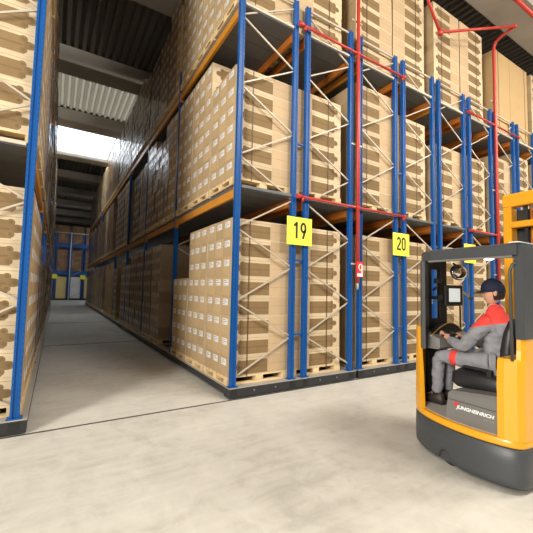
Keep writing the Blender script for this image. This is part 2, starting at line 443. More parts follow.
for u in (2, 3, 4, 5):
    for side in (0, 1):
        for lev in range(3):
            for k in range(3):
                w = 'left' if side == 0 else 'right'
                base = {2: '%s load %s of sign 20' % (LN[lev], w), 3: '%s load, %s half, rack after sign 20' % (LN[lev], w),
                        4: '%s load, %s half, rack behind mast' % (LN[lev], w), 5: '%s load, %s half, rightmost rack' % (LN[lev], w)}[u]
                n = 8
                if u == 3 and lev == 1: n = 6
                if u == 2 and side == 1 and lev == 1: n = 7
                if u == 4 and side == 0 and lev == 1: n = 7
                if u == 4 and lev == 2 and k == 0: continue
                add_load(u, side, 0, k, lev, n, base if k == 0 else base+' inner', plain=(u in (4,) and lev == 2))
# the rack at the left edge
for lev in range(3):
    for bay in range(9):
        for k in range(3):
            n = 8 if bay == 0 else random.choice([8, 8, 7, 6])
            d = LN[lev]+' load at left photo edge' if (bay, k) == (0, 0) else LN[lev]+' load, left rack, %s bay, %s in bay' % (BAYW[bay], ['first', 'second', 'third'][k])
            add_load(0, 1, bay, k, lev, n, d)

# pallets
def pallet_parts():
    W, D = CL+.03, .99
    top = MB()
    for j in range(7): y = -D/2+j*(D-.1)/6; top.box(-W/2, W/2, y, y+.1, .108, .13)
    for x in (-W/2, -.07, W/2-.14): top.box(x, x+.14, -D/2, D/2, .09, .108)
    bl = [MB().box(x, x+.14, y, y+.13, .02, .09) for x in (-W/2, -.07, W/2-.14) for y in (-D/2, -.065, D/2-.13)]
    bo = [MB().box(x, x+.14, -D/2+.1, D/2-.1, 0, .02) for x in (-W/2, -.07, W/2-.14)]+[MB().box(-W/2, W/2, y, y+.1, 0, .024) for y in (-D/2, D/2-.1)]
    fr = [MB().box(-W/2, W/2, y, y+.1, 0, .02) for y in (-D/2, D/2-.1)]
    return top, bl, bo
_t, _b, _o = pallet_parts()
ME_PT = _t.mesh('deck_boards', M['wood'])
ME_PB = [b.mesh('block', M['wood']) for b in _b]
ME_PO = [b.mesh('bottom_board', M['wood']) for b in _o]
allp = MB()
for b in [_t]+_b+_o: allp.add(b.v, b.f, 0)
ME_PALL = allp.mesh('pallet', M['wood'])
hidden_pallets = MB()
def new(name, me, loc=(0, 0, 0), parent=None):
    o = bpy.data.objects.new(name, me); COL.objects.link(o); o.location = loc
    if parent: o.parent = parent
    return o
def front_visible(L):
    if L['u'] == 1 and L['side'] == 0: return True
    if L['u'] == 0: return L['bay'] < 1 and L['k'] == 0
    return L['bay'] == 0 and L['k'] == 0
for L in LOADS:
    c = (L['x0']+CL/2, L['y0']+.49, LEV[L['lev']][0]+.0015)
    near = L['bay'] == 0 and (L['k'] == 0 or (L['u'] == 1 and L['side'] == 0))
    if L['u'] in (4, 5) and L['lev'] == 0: near = False
    if near:
        p = empty('pallet', c, 'wooden pallet under the '+L['desc'], 'pallet', 'wooden pallets under the loads')
        new('deck_boards', ME_PT, (0, 0, 0), p)
        for me in ME_PB: new('block', me, (0, 0, 0), p)
        for me in ME_PO: new('bottom_board', me, (0, 0, 0), p)
    elif L['u'] == 1 and L['side'] == 0:
        tag(new('pallet', ME_PALL, c), 'wooden pallet under the '+L['desc'], 'pallet', 'wooden pallets under the loads')
    else:
        hidden_pallets.add([(x+c[0], y+c[1], z+c[2]) for x, y, z in allp.v], allp.f, 0)
tag(hidden_pallets.build('wooden_pallets', M['wood']), 'wooden pallets deep in the racks under hindmost loads', 'pallets', None, 'stuff')

# cartons: the 300 that show largest become things, the rest one object
CART = []
for L in LOADS:
    for lay in range(L['n']):
        for j in range(3):
            x, y, z = L['x0']+CL/2, L['y0']+CW/2+j*PW*(1 if L['bay'] == 0 else .985)+(0 if L['bay'] == 0 else .01), L['z']+.003+lay*PH
            CART.append((L, lay, j, x, y, z))
def quad_area(ps):
    q = [proj(p) for p in ps]
    if any(a is None for a in q): return 0
    cx = sum(a[0] for a in q)/4; cyy = sum(a[1] for a in q)/4
    q = [(min(max(a[0], 0), 533), min(max(a[1], 0), 533)) for a in q]
    if 424 < cx and cyy > 262: return 0
    if cx > 505 and cyy > 195: return 0
    return abs(sum(q[i][0]*q[(i+1) % 4][1]-q[(i+1) % 4][0]*q[i][1] for i in range(4)))/2
def shown(L, j, x, y, z):
    a = 0
    if L['bay'] == 0 and L['k'] == 0 and j == 0:
        yy = y-CW/2
        a += quad_area([(x-CL/2, yy, z), (x+CL/2, yy, z), (x+CL/2, yy, z+CH), (x-CL/2, yy, z+CH)])
    if L['u'] == 1 and L['side'] == 0:
        xx = x-CL/2
        a += quad_area([(xx, y-CW/2, z), (xx, y+CW/2, z), (xx, y+CW/2, z+CH), (xx, y-CW/2, z+CH)])
    return a
sc = sorted(((shown(c[0], c[2], *c[3:]), i) for i, c in enumerate(CART)), reverse=True)
chosen = {i for a, i in sc[:300] if a > 0}
rest = MB()
bx = [(-CL/2, -CW/2, 0), (CL/2, -CW/2, 0), (CL/2, CW/2, 0), (-CL/2, CW/2, 0), (-CL/2, -CW/2, CH), (CL/2, -CW/2, CH), (CL/2, CW/2, CH), (-CL/2, CW/2, CH)]
bf = [(0, 3, 2, 1), (4, 5, 6, 7), (0, 1, 5, 4), (1, 2, 6, 5), (2, 3, 7, 6), (3, 0, 4, 7)]
PL = carton_mesh()
for i, (L, lay, j, x, y, z) in enumerate(CART):
    rot = L['side'] == 1
    if i in chosen:
        pl = L['plain']
        o = bpy.data.objects.new('carton', ME_PLAIN if pl else ME_PRINT); COL.objects.link(o)
        o.location = (x+random.uniform(-.006, .006), y+random.uniform(-.0004, .0004), z)
        if rot: o.rotation_euler.z = PI
        jw = ['front', 'middle', 'rear'][j]
        lw = 'top layer' if lay == L['n']-1 else ('bottom layer' if lay == 0 else '%s layer up' % ORD[lay])
        tag(o, ('plain carton, ' if pl else 'printed carton, ')+lw+', '+jw+' row, '+L['desc'], 'carton', 'cardboard cartons on the racks')
        if L['u'] == 1 and L['side'] == 0:
            s = bpy.data.objects.new('label_sticker', ME_STICK); COL.objects.link(s); s.parent = o
    else:
        s = -1 if rot else 1
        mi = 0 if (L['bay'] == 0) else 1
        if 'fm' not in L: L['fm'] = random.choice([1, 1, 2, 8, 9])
        src = PL if (L['bay'] == 0 and L['k'] == 0 and j == 0) else None
        dx = random.uniform(-.012, .012) if L['bay'] else 0
        if src and not L['plain']:
            o_ = len(rest.v)
            rest.v += [(x+s*a, y+s*b, z+c) for a, b, c in PL.v]
            for f, m_ in zip(PL.f, PL.mi): rest.f.append(tuple(o_+q for q in f)); rest.mi.append([0, 2, 4, 5, 7][m_]); rest.sm.append(False)
        else:
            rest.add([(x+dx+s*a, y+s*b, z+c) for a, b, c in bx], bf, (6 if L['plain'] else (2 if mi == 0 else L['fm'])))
        if ((L['u'] == 1 and L['side'] == 0) or L['u'] == 0) and L['bay'] <= 3:
            e = x+dx+s*(-CL/2-.002)
            rest.add([(e, y-.11, z+.155), (e, y+.11, z+.155), (e, y+.11, z+.275), (e, y-.11, z+.275)], [(0, 1, 2, 3)], 3 if L['bay'] == 0 else 10)
tag(rest.build('cardboard_cartons', [M['card'], M['film'], M['cardend'], M['label'], M['print_'], M['printd'], M['plain'], M['tanp'], M['film2'], M['film3'], M['label2']]),
    'brown cartons stacked far down both sides of the aisle', 'cartons', None, 'stuff')

WX0, WX1 = 8.56, 10.68
wl_ = MB().box(WX0, WX1, .13, 1.09, 6.605, 9.11, 0, .012)
og = (WX0, .13, 6.605)
wr_ = wl_.build('wrapped_load', M['plain'], None, og); tag(wr_, 'tall plain brown board-covered load on top level behind second red pipe', 'pallet load')
mb = MB()
for x in (WX0+.18, WX1-.22): mb.box(x, x+.014, .122, .1285, 6.605, 9.112); mb.box(x, x+.014, .122, 1.09, 9.1115, 9.115)
mb.build('strap', M['strap'], wr_, og)
MB().box(WX0+.9, WX0+.906, .1275, .1295, 6.62, 9.1).build('board_joint', M['printd'], wr_, og)
for k in (0, 1):
    p = empty('pallet', (WX0+.56+k*1.0, .13+.49, LEV[2][0]), 'wooden pallet under the %s half of the tall plain load' % ('near', 'far')[k], 'pallet', 'wooden pallets under the loads')
    p.scale.x = .84
    new('deck_boards', ME_PT, (0, 0, 0), p)
    for me in ME_PB: new('block', me, (0, 0, 0), p)
    for me in ME_PO: new('bottom_board', me, (0, 0, 0), p)
# straps round the front stacks
for L in LOADS:
    if L['bay'] == 0 and L['k'] == 0 and L['u'] in (1, 2, 3, 4) and not (L['u'] == 4 and L['lev'] == 0) and not (L['u'] == 3 and L['lev'] == 0):
        x = L['x0']+(.33 if L['side'] == 0 else CL-.33); z1 = L['z']+L['n']*PH+.004
        mb = MB()
        mb.box(x-.008, x+.008, L['y0']-.010, L['y0']-.007, L['z']-.13+.112, z1); mb.box(x-.008, x+.008, L['y0']-.010, L['y0']+.985, z1, z1+.003)
        tag(mb.build('packing_strap', M['strap']), 'dark vertical packing strap round the '+L['desc'], 'strap', 'packing straps round the loads')

# ------------------------------------------------------------------ signs
def numeral_mesh(ch):
    """narrow road-sign numerals, .29 m high, drawn as a stroked outline"""
    h, w, t = .29, .135, .043
    def stroke(pts):
        mb = MB(); P = [Vector((x, y, 0)) for x, y in pts]; L_, R_ = [], []
        for i, p in enumerate(P):
            if i == 0: d = P[1]-p
            elif i == len(P)-1: d = p-P[i-1]
            else: d = (P[i+1]-p).normalized()+(p-P[i-1]).normalized()
            d.normalize(); n = Vector((-d.y, d.x, 0))*t/2
            L_.append(p+n); R_.append(p-n)
        mb.add([tuple(q) for q in L_+R_], [(i, i+1, i+1+len(P), i+len(P)) for i in range(len(P)-1)])
        return mb
    e = lambda cx, cy, rx, ry, a0, a1, n=16: [(cx+rx*math.cos(math.radians(a0+(a1-a0)*k/n)), cy+ry*math.sin(math.radians(a0+(a1-a0)*k/n))) for k in range(n+1)]
    H, W = h/2-t/2, w/2-t/2
    if ch == '1': mb = stroke([(.012, -h/2), (.012, h/2)]); m2 = stroke([(.014, H-.006), (-.045, H-.05)]); mb.add(m2.v, m2.f)
    elif ch == '9': mb = stroke(e(0, H-.075, W, .075, 0, 360, 28)); m2 = stroke([(W, H-.075), (W*.92, H-.13), (W*.6, -H+.09), (-.008, -h/2)]); mb.add(m2.v, m2.f)
    elif ch == '2': mb = stroke(e(0, H-.07, W, .07, 165, -25)+[(W*.55, 0), (-W, -H+.03), (-W, -H)]); m2 = stroke([(-W-t/2, -H), (W+t/2, -H)]); mb.add(m2.v, m2.f)
    else: mb = stroke(e(0, H-W, W, W, 180, 0)+e(0, -H+W, W, W, 0, -180)+[(-W, H-W)])
    return mb.mesh('numeral', M['black'])
def sign(ux, txt, label, y=-.035, z0=2.47):
    cx = ux+1.20
    r = empty('aisle_sign', (cx, y, z0), label, 'sign', 'yellow aisle number signs')
    mb = MB().box(cx-.272, cx+.272, y, y+.006, z0, z0+.49)
    for sx in (-.10, .18):
        mb.box(cx+sx-.02, cx+sx+.02, y+.006, y+.034, z0+.05, z0+.44, 1)
    mb.build('plate', [M['signy'], M['bolt']], r, (cx, y, z0))
    if txt:
        for i, ch in enumerate(txt):
            me = numeral_mesh(ch)
            o = bpy.data.objects.new('numeral', me); COL.objects.link(o); o.parent = r
            o.rotation_euler = (PI/2, 0, 0); o.location = ((-.078, .080)[i], -.002, .262)
sign(UNIT[1], '19', 'yellow sign plate numbered 19 on two blue uprights')
sign(UNIT[2], '20', 'yellow sign plate numbered 20 on two blue uprights')
sign(UNIT[3], '', 'yellow sign plate half hidden behind the truck roof')

# ------------------------------------------------------------------ red sprinkler pipes
def pipe_fit(mb, p, r): mb.ball(p, r, 0, 10, 6)
r = empty('sprinkler_pipe', (2.6, -.06, 1.85), 'red sprinkler pipe rising in the gap between signs 19 and 20', 'pipe', 'red sprinkler pipes'); og = (2.6, -.06, 1.85)
MB().tube([(2.6, -.06, 1.85), (2.6, -.06, 5), (2.6, -.06, 9.3)], .036, 10).build('riser', M['red'], r, og)
for z in (3.33, 6.5):
    mb = MB().tube([(1.16, -.06, z), (4.02, -.06, z)], .024, 10)
    for x in (1.16, 2.6, 4.02): mb.tube([(x-.05, -.06, z), (x+.05, -.06, z)], .04, 10)
    for x in (1.24, 3.99): mb.tube([(x, -.06, z), (x, -.06, z-.09)], .025, 8)
    mb.build('branch_pipe', M['red'], r, og)
mb = MB()
for z in (2.2, 4.6, 7.2): mb.box(2.47, 2.76, -.018, -.004, z, z+.035)
mb.build('pipe_bracket', M['galv'], r, og)
t = MB().box(2.52, 2.69, -.115, -.10, 1.96, 2.26).build('valve_tag', M['redtag'], r, og)
tag(t, 'red and white valve tag')
mb = MB()
arc = [(2.62+.05*math.cos(a), -.118, 2.15+.06*math.sin(a)) for a in [PI*.3+k*PI*.2 for k in range(8)]]
mb.tube(arc, .012, 6)
mb.box(2.53, 2.68, -.1175, -.115, 1.97, 2.03); mb.box(2.645, 2.675, -.1175, -.115, 2.03, 2.2)
mb.build('tag_print', M['white'], t, og)
MB().tube([(2.6, -.06, 1.72), (2.6, -.06, 1.86)], .022, 8).build('drain_valve', M['galv'], r, og)
og = (8.11, -.06, 1.85)
r = empty('sprinkler_pipe', og, 'red sprinkler pipe behind the truck with jointed arms near the roof', 'pipe', 'red sprinkler pipes')
MB().tube([(8.11, -.06, 1.85), (8.11, -.06, 5), (8.11, -.06, 8.85), (8.11, -.10, 8.96), (8.10, -.2, 9.02), (8.06, -.62, 9.10)], .042, 10).build('riser', M['red'], r, og)
mb = MB().tube([(8.06, -.62, 9.10), (5.3, -.15, 8.05)], .034, 10); pipe_fit(mb, (8.06, -.62, 9.10), .06)
mb.build('swing_arm', M['red'], r, og)
mb = MB().tube([(5.3, -.15, 8.05), (4.2, -.23, 9.17)], .034, 10); pipe_fit(mb, (5.3, -.15, 8.05), .06); mb.tube([(5.3, -.15, 7.98), (5.3, -.15, 8.12)], .05, 10)
mb.build('swing_arm', M['red'], r, og)
for z in (3.33, 6.5):
    mb = MB().tube([(6.72, -.06, z), (9.5, -.06, z)], .024, 10)
    for x in (6.72, 8.11, 9.5): mb.tube([(x-.05, -.06, z), (x+.05, -.06, z)], .04, 10)
    mb.build('branch_pipe', M['red'], r, og)
mb = MB()
for z in (2.2, 4.6, 7.2): mb.box(7.96, 8.26, -.018, -.004, z, z+.035)
mb.build('pipe_bracket', M['galv'], r, og)
og = (10, -.93, 9.35)
r = empty('ceiling_pipe', og, 'red ceiling pipe under the concrete roof beam, top right corner', 'pipe')
MB().tube([(4.5, -.93, 9.35), (20.5, -.93, 9.35)], .05, 12).build('pipe_run', M['red'], r, og)
mb = MB()
for x in (7.3, 10.3, 13.3, 16.3): mb.tube([(x-.08, -.93, 9.35), (x+.08, -.93, 9.35)], .062, 12); mb.box(x-.01, x+.01, -.94, -.92, 9.4, 9.605)
mb.build('pipe_clamp', M['red'], r, og)

# ------------------------------------------------------------------ racks across the far end of the aisle
def far_rack(ux, y0, label, lowmats):
    root = empty('far_pallet_rack', (ux, y0, 0), label, 'rack', 'racks at the far end'); org = (ux, y0, 0)
    MB().box(ux-.08, ux+2.6, y0-.03, y0+1.5, .02, .17).build('base_carriage', M['base'], root, org)
    for p in POST: MB().box(ux+p-.055, ux+p+.055, y0, y0+.09, .17, 7.4).build('upright', M['blue'], root, org)
    for z in (3.22, 6.3):
        MB().box(ux-.02, ux+2.5, y0+.1, y0+1.4, z-.02, z+.06).build('shelf_deck', M['deck'], root, org)
        MB().box(ux-.05, ux+2.53, y0+.02, y0+.09, z-.4, z).build('beam', M['blue'], root, org)
    for (xa, za, xb, zb) in brace_list(0)[2][::2]: MB().bar((ux+xa, y0-.01, za), (ux+xb, y0-.01, zb), .04, .02).build('brace', M['galv'], root, org)
    cx = ux+1.24
    s = MB().box(cx-.25, cx+.25, y0-.05, y0-.04, 2.35, 2.85).build('far_aisle_sign', M['signy'], None, (cx, y0-.05, 2.35))
    mbk = MB()
    return root, s
FY = 39.5
_, s = far_rack(-3.78, FY, 'left one of two blue racks closing off the far aisle end', None); tag(s, 'tiny yellow sign on left rack at the far aisle end', 'sign', 'far yellow signs')
_, s = far_rack(-1.03, FY, 'right one of two blue racks closing off the far aisle end', None); tag(s, 'tiny yellow sign on right rack at the far aisle end', 'sign', 'far yellow signs')
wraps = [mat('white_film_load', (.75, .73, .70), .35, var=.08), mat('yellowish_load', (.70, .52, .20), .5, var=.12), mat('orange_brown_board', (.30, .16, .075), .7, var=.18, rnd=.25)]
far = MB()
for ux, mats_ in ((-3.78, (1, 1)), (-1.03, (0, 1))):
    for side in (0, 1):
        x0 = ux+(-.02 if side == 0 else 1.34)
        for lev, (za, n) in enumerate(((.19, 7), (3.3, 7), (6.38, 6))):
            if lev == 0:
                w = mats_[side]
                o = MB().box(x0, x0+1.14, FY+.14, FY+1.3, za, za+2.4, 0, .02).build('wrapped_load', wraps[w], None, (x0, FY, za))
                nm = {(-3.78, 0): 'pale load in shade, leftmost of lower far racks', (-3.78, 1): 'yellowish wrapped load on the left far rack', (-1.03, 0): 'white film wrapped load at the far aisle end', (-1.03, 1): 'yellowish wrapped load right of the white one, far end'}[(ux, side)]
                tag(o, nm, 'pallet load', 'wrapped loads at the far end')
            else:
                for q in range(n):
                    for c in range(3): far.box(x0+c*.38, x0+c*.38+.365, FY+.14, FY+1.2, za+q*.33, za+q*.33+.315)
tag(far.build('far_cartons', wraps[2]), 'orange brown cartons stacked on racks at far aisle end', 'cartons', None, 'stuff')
og = (-1.12, FY-.1, 0)
r = empty('white_pipe', (-1.12, FY-.1, .0), 'thin white pipe standing between the two far racks', 'pipe')
MB().tube([(-1.12, FY-.1, 0), (-1.12, FY-.1, 7.6)], .05, 8).build('pipe_run', M['white'], r, og)
MB().tube([(-2.9, FY-.1, 7.5), (-1.12, FY-.1, 7.5), (.7, FY-.1, 7.5)], .035, 8).build('cross_pipe', M['white'], r, og)

# ------------------------------------------------------------------ reach truck
TO = (1.6, -2.85, 0)
truck = empty('reach_truck', TO, 'yellow and grey reach truck with a seated driver inside', 'forklift')
def part(mb, name, m, parent=None): return mb.build(name, m, parent or truck, TO)
def smooth_closed(pl, it=2):
    for _ in range(it):
        out = []
        for i in range(len(pl)):
            a, b = pl[i], pl[(i+1) % len(pl)]
            out += [(a[0]*.75+b[0]*.25, a[1]*.75+b[1]*.25), (a[0]*.25+b[0]*.75, a[1]*.25+b[1]*.75)]
        pl = out
    return pl
REAR = [(1.75, -2.25), (1.42, -2.25), (1.26, -2.275), (1.12, -2.36), (1.03, -2.49), (.965, -2.65), (.925, -2.82), (.91, -3.0), (.92, -3.18), (.955, -3.33), (1.0, -3.42), (1.06, -3.455), (1.2, -3.465), (1.6, -3.465)]
def chaikin(p, it):
    for _ in range(it):
        o = [p[0]]
        for a, b in zip(p, p[1:]): o += [(a[0]*.75+b[0]*.25, a[1]*.75+b[1]*.25), (a[0]*.25+b[0]*.75, a[1]*.25+b[1]*.75)]
        p = o+[p[-1]]
    return p
REAR = chaikin(REAR, 2)
OUT = REAR+[(2.45, -3.465), (2.45, -2.25)]
def offs(pl, d):
    c = (1.7, -2.85); o = []
    for x, y in pl:
        v = Vector((x-c[0], y-c[1])); l = v.length; v = v*(1+d/l); o.append((c[0]+v.x, c[1]+v.y))
    return o
# bumper skirt with a wheel arch notch: the bottom edge rises between two points
def ring_z(pl, zf): return [(x, y, zf(x, y)) for x, y in pl]
dense = []
for i in range(len(OUT)):
    a, b = OUT[i], OUT[(i+1) % len(OUT)]
    nk = max(1, int(math.hypot(b[0]-a[0], b[1]-a[1])/.03))
    for k in range(nk): t = k/nk; dense.append((a[0]+(b[0]-a[0])*t, a[1]+(b[1]-a[1])*t))
def zbot(x, y):
    z = .035
    if x < 1.2: z += .10*math.exp(-((y+2.80)/.065)**4)
    return z
mb = MB()
rg = [ring_z(offs(dense, -.03), lambda x, y: zbot(x, y)), ring_z(offs(dense, .0), lambda x, y: zbot(x, y)+.03), ring_z(offs(dense, .004), lambda x, y: zbot(x, y)+.06), ring_z(offs(dense, .006), lambda x, y: .24), ring_z(offs(dense, .002), lambda x, y: .365), ring_z(offs(dense, -.012), lambda x, y: .375)]
mb.loft(rg, 0, True)
part(mb, 'bumper_skirt', M['tgrey'])
mb = MB().prism(offs(OUT, -.006), .372, .382, 1)
mb.loft([[(x, y, .38) for x, y in offs(OUT, -.004)], [(x, y, .395) for x, y in offs(OUT, 0)], [(x, y, .435) for x, y in offs(OUT, 0)], [(x, y, .445) for x, y in offs(OUT, -.01)]], 0, True)
part(mb, 'body_band', [M['tyellow'], M['tdark']])
part(MB().prism(offs(OUT, -.05), .44, .452), 'platform_mat', M['tplat'])
# drive wheel in the arch
mb = MB().tube([(1.0, -2.83, .10), (1.09, -2.83, .10)], .10, 20); part(mb, 'wheel', M['tdark'])
mb = MB().tube([(1.9, -3.3, .10), (1.99, -3.3, .10)], .10, 20); part(mb, 'wheel', M['tdark'])
# left corner pillar, tapering to the top
def strip(pl, th, z0, z1, zt=None, mi=0):
    ins = offs(pl, -th); ring = pl+ins[::-1]
    return MB().loft([[(x, y, z0) for x, y in ring], [(x, y, z1 if zt is None else zt(x, y)) for x, y in ring]], mi)
pil = [(1.75, -2.25), (1.42, -2.25), (1.26, -2.275), (1.12, -2.36), (1.06, -2.44), (1.035, -2.485)]
def lerp_strip():
    ins = offs(pil, -.045); ring = pil+ins[::-1]; n = len(pil)
    top = [(1.75, -2.25), (1.42, -2.25), (1.28, -2.275), (1.16, -2.345), (1.13, -2.375), (1.115, -2.395)]
    it = offs(top, -.035); rt = top+it[::-1]
    return MB().loft([[(x, y, .44) for x, y in ring], [(a[0]*.7+b[0]*.3, a[1]*.7+b[1]*.3, .8) for a, b in zip(ring, rt)], [(x, y, 1.31) for x, y in rt]])
part(lerp_strip(), 'corner_panel', M['tyellow'])
# right pedestal
ped = [(.955, -3.275), (.957, -3.33), (.995, -3.415), (1.05, -3.455), (1.2, -3.462), (2.4, -3.462), (2.4, -3.30), (1.1, -3.275)]
mb = MB().loft([[(x, y, .44) for x, y in ped], [(x+.005, y, .9) for x, y in ped], [(x+.02, y, 1.10) for x, y in ped], [(x+.03, y-.004, 1.125) for x, y in offs(ped, -.006)]])
shell = [(1.03, -3.40), (1.04, -3.43), (1.07, -3.455), (1.25, -3.462), (2.4, -3.462), (2.4, -3.40)]
mb.loft([[(x, y, 1.09) for x, y in shell], [(x+.015, y, 1.20) for x, y in shell], [(x+.02, y, 1.30) for x, y in shell], [(x+.035, y+.006, 1.315) for x, y in shell]])
part(mb, 'side_panel', M['tyellow'])
# seat box with lettering
mb = MB().loft([[(.985, -3.262, .45), (.985, -2.79, .45), (1.65, -2.79, .45), (1.65, -3.262, .45)], [(.99, -3.262, .745), (.99, -2.815, .70), (1.65, -2.83, .70), (1.65, -3.262, .745)], [(1.01, -3.262, .775), (1.01, -2.83, .725), (1.65, -2.84, .725), (1.65, -3.262, .775)]])
mb.box(.9835, .988, -3.25, -2.82, .642, .646, 1)
sb = part(mb, 'seat_box', [M['tmid'], M['tgrey']])
def letter(txt, h, w, m, y, z, x=.9815, shear=.25, offset=.0):
    me = text_mesh('lettering', txt, h, w, m, offset, shear)
    o = bpy.data.objects.new('lettering', me); COL.objects.link(o); o.parent = sb
    o.matrix_local = Matrix(((0, 0, -1, x-TO[0]), (-1, 0, 0, y-TO[1]), (0, 1, 0, z-TO[2]), (0, 0, 0, 1)))
    return o
tag(letter('JUNGHEINRICH', .044, .345, M['white'], -3.068, .585, offset=.04), 'white slanted maker lettering')
letter('ETV 216', .018, .09, mat('faint_grey_lettering', (.30, .295, .285), .6), -3.195, .545)
mb = MB().add([(.981, -2.885, .590), (.981, -2.925, .615), (.981, -2.925, .629), (.981, -2.872, .629)], [(0, 1, 2, 3)])
tag(part(mb, 'emblem', M['redtag'], sb), 'small red triangle emblem')
# seat
mb = MB()
def rring(x0, x1, y0, y1, z, b):
    return [(x0+b, y0, z), (x1-b, y0, z), (x1-b*.3, y0+b*.3, z), (x1, y0+b, z), (x1, y1-b, z), (x1-b*.3, y1-b*.3, z), (x1-b, y1, z), (x0+b, y1, z), (x0+b*.3, y1-b*.3, z), (x0, y1-b, z), (x0, y0+b, z), (x0+b*.3, y0+b*.3, z)]
mb.loft([rring(1.2, 1.7, -3.22, -2.76, .73, .05), rring(1.17, 1.73, -3.24, -2.72, .77, .06), rring(1.17, 1.73, -3.24, -2.715, .86, .08), rring(1.21, 1.69, -3.2, -2.76, .90, .08)], 0, True)
part(mb, 'seat_cushion', M['seat'])
mb = MB()
rg = []
for z, ya, yb, w, b in ((.80, -3.28, -3.19, .22, .03), (.95, -3.275, -3.17, .25, .04), (1.15, -3.285, -3.18, .25, .04), (1.33, -3.30, -3.205, .23, .04), (1.43, -3.31, -3.23, .18, .03), (1.455, -3.30, -3.25, .14, .02)):
    rg.append(rring(1.45-w, 1.45+w, ya, yb, z, b))
mb.loft(rg, 0, True); part(mb, 'backrest', M['seat'])
part(MB().box(1.19, 1.24, -3.1, -2.84, .93, .955, 0, .01).box(1.195, 1.235, -3.12, -3.08, .8, .95), 'seat_latch', M['tdark'])
# left inner wall with its window
wl = MB()
yA, yB = -2.345, -2.30
wl.box(1.40, 1.46, yA, yB, .45, 2.11); wl.box(1.64, 1.77, yA, yB, .45, 2.11); wl.box(1.46, 1.64, yA, yB, .45, 1.38); wl.box(1.46, 1.64, yA, yB, 1.97, 2.11)
part(wl, 'side_wall', M['tdark'])
gm = bpy.data.materials.new('cab_glass'); gm.use_nodes = True
b_ = gm.node_tree.nodes['Principled BSDF']; b_.inputs['Transmission Weight'].default_value = 1; b_.inputs['Roughness'].default_value = .0; b_.inputs['IOR'].default_value = 1.05; b_.inputs['Base Color'].default_value = (.85, .9, .92, 1)
part(MB().box(1.46, 1.64, -2.325, -2.320, 1.38, 1.97), 'side_window', gm)
mb = MB().loft([[(x, y, z) for x, y in ((1.06, -2.525), (1.04, -2.50), (1.10, -2.44), (1.40, -2.305), (1.40, -2.345), (1.14, -2.47))] for z in (1.08, 1.3, 2.04)])
part(mb, 'roof_post', M['tgrey'])
mb = MB().prism([(1.035, -3.40), (1.035, -3.44), (1.06, -3.462), (1.33, -3.465), (1.34, -3.44), (1.33, -3.39)], 1.30, 2.145)
part(mb, 'rear_pillar', M['tgrey'])
part(MB().tube([(1.0, -3.385, 1.115), (1.0, -3.385, 1.90), (1.01, -3.40, 1.95), (1.05, -3.42, 1.98)], .013, 10), 'grab_rail', M['tgrey'])
mb = MB().box(1.9, 1.96, -3.42, -3.36, .45, 2.04); part(mb, 'roof_post', M['tdark'])
# overhead guard: rounded frame with cross bars
ro = [(1.0, -3.44), (1.0, -2.63), (1.03, -2.54), (1.11, -2.45), (1.22, -2.385), (1.4, -2.315), (1.95, -2.30), (1.98, -2.34), (1.98, -3.44)]
mb = MB()
def roofring(d, z): return [(x, y, z) for x, y in offs(ro, d)]
mb.loft([roofring(-.03, 2.112), roofring(-.005, 2.114), roofring(0, 2.12), roofring(-.012, 2.137), roofring(-.05, 2.147)])
def rim(d0, d1, z0, z1):
    A, B_ = offs(ro, d0), offs(ro, d1); n = len(ro); v = [(x, y, z) for z in (z0, z1) for P_ in (A, B_) for x, y in P_]; f = []
    for i in range(n):
        j = (i+1) % n
        if max(ro[i][0], ro[j][0]) > 1.45: continue
        f += [(i, j, 2*n+j, 2*n+i), (n+j, n+i, 3*n+i, 3*n+j), (j, i, n+i, n+j), (2*n+i, 2*n+j, 3*n+j, 3*n+i)]
    mb.add(v, f)
rim(0, -.07, 2.035, 2.118)
rf = part(mb, 'overhead_guard', M['tgrey'])
mb = MB()
mb.box(1.004, 1.06, -3.40, -2.60, 2.015, 2.033)
part(mb, 'guard_rim', M['tmid'], rf)
part(MB().ball((1.03, -3.20, 2.013), (.03, .045, .012)), 'cab_lamp', M['lamp'], rf)
part(MB().box(1.0, 1.36, -3.46, -3.38, 2.145, 2.152), 'guard_highlight', M['white'], rf)  # white strip draws the bright highlight along the pillar top
# console
mb = MB()
mb.loft([[(1.25, -2.36, 1.06), (1.95, -2.36, 1.06), (1.95, -2.57, 1.06), (1.27, -2.54, 1.06)], [(1.25, -2.36, 1.12), (1.95, -2.36, 1.12), (1.95, -2.60, 1.08), (1.27, -2.56, 1.08)], [(1.28, -2.36, 1.25), (1.95, -2.36, 1.25), (1.95, -2.58, 1.17), (1.30, -2.54, 1.17)]])
con = part(mb, 'console', M['tmid'])
arc = []
for k in range(13):
    t = k/12; x = 1.28+.70*t; arc.append((x, -2.44-.02*math.sin(PI*t), 1.19+.14*math.sin(PI*min(t*1.0, 1))))
mb = MB()
v = []
for x, y, z in arc: v += [(x, y, z), (x, y+.085, z-.005), (x, y+.085, z-.14), (x, y, z-.14)]
f = []
for k in range(12):
    a = 4*k
    for q in range(4): f.append((a+q, a+(q+1) % 4, a+4+(q+1) % 4, a+4+q))
mb.add(v, f)
hood = part(mb, 'console_hood', M['tdark'], con)
part(MB().tube([(x, y-.002, z+.003) for x, y, z in arc], .007, 6), 'hood_highlight', M['gold'], con)  # thin brass-coloured tube draws the yellow highlight along the hood edge
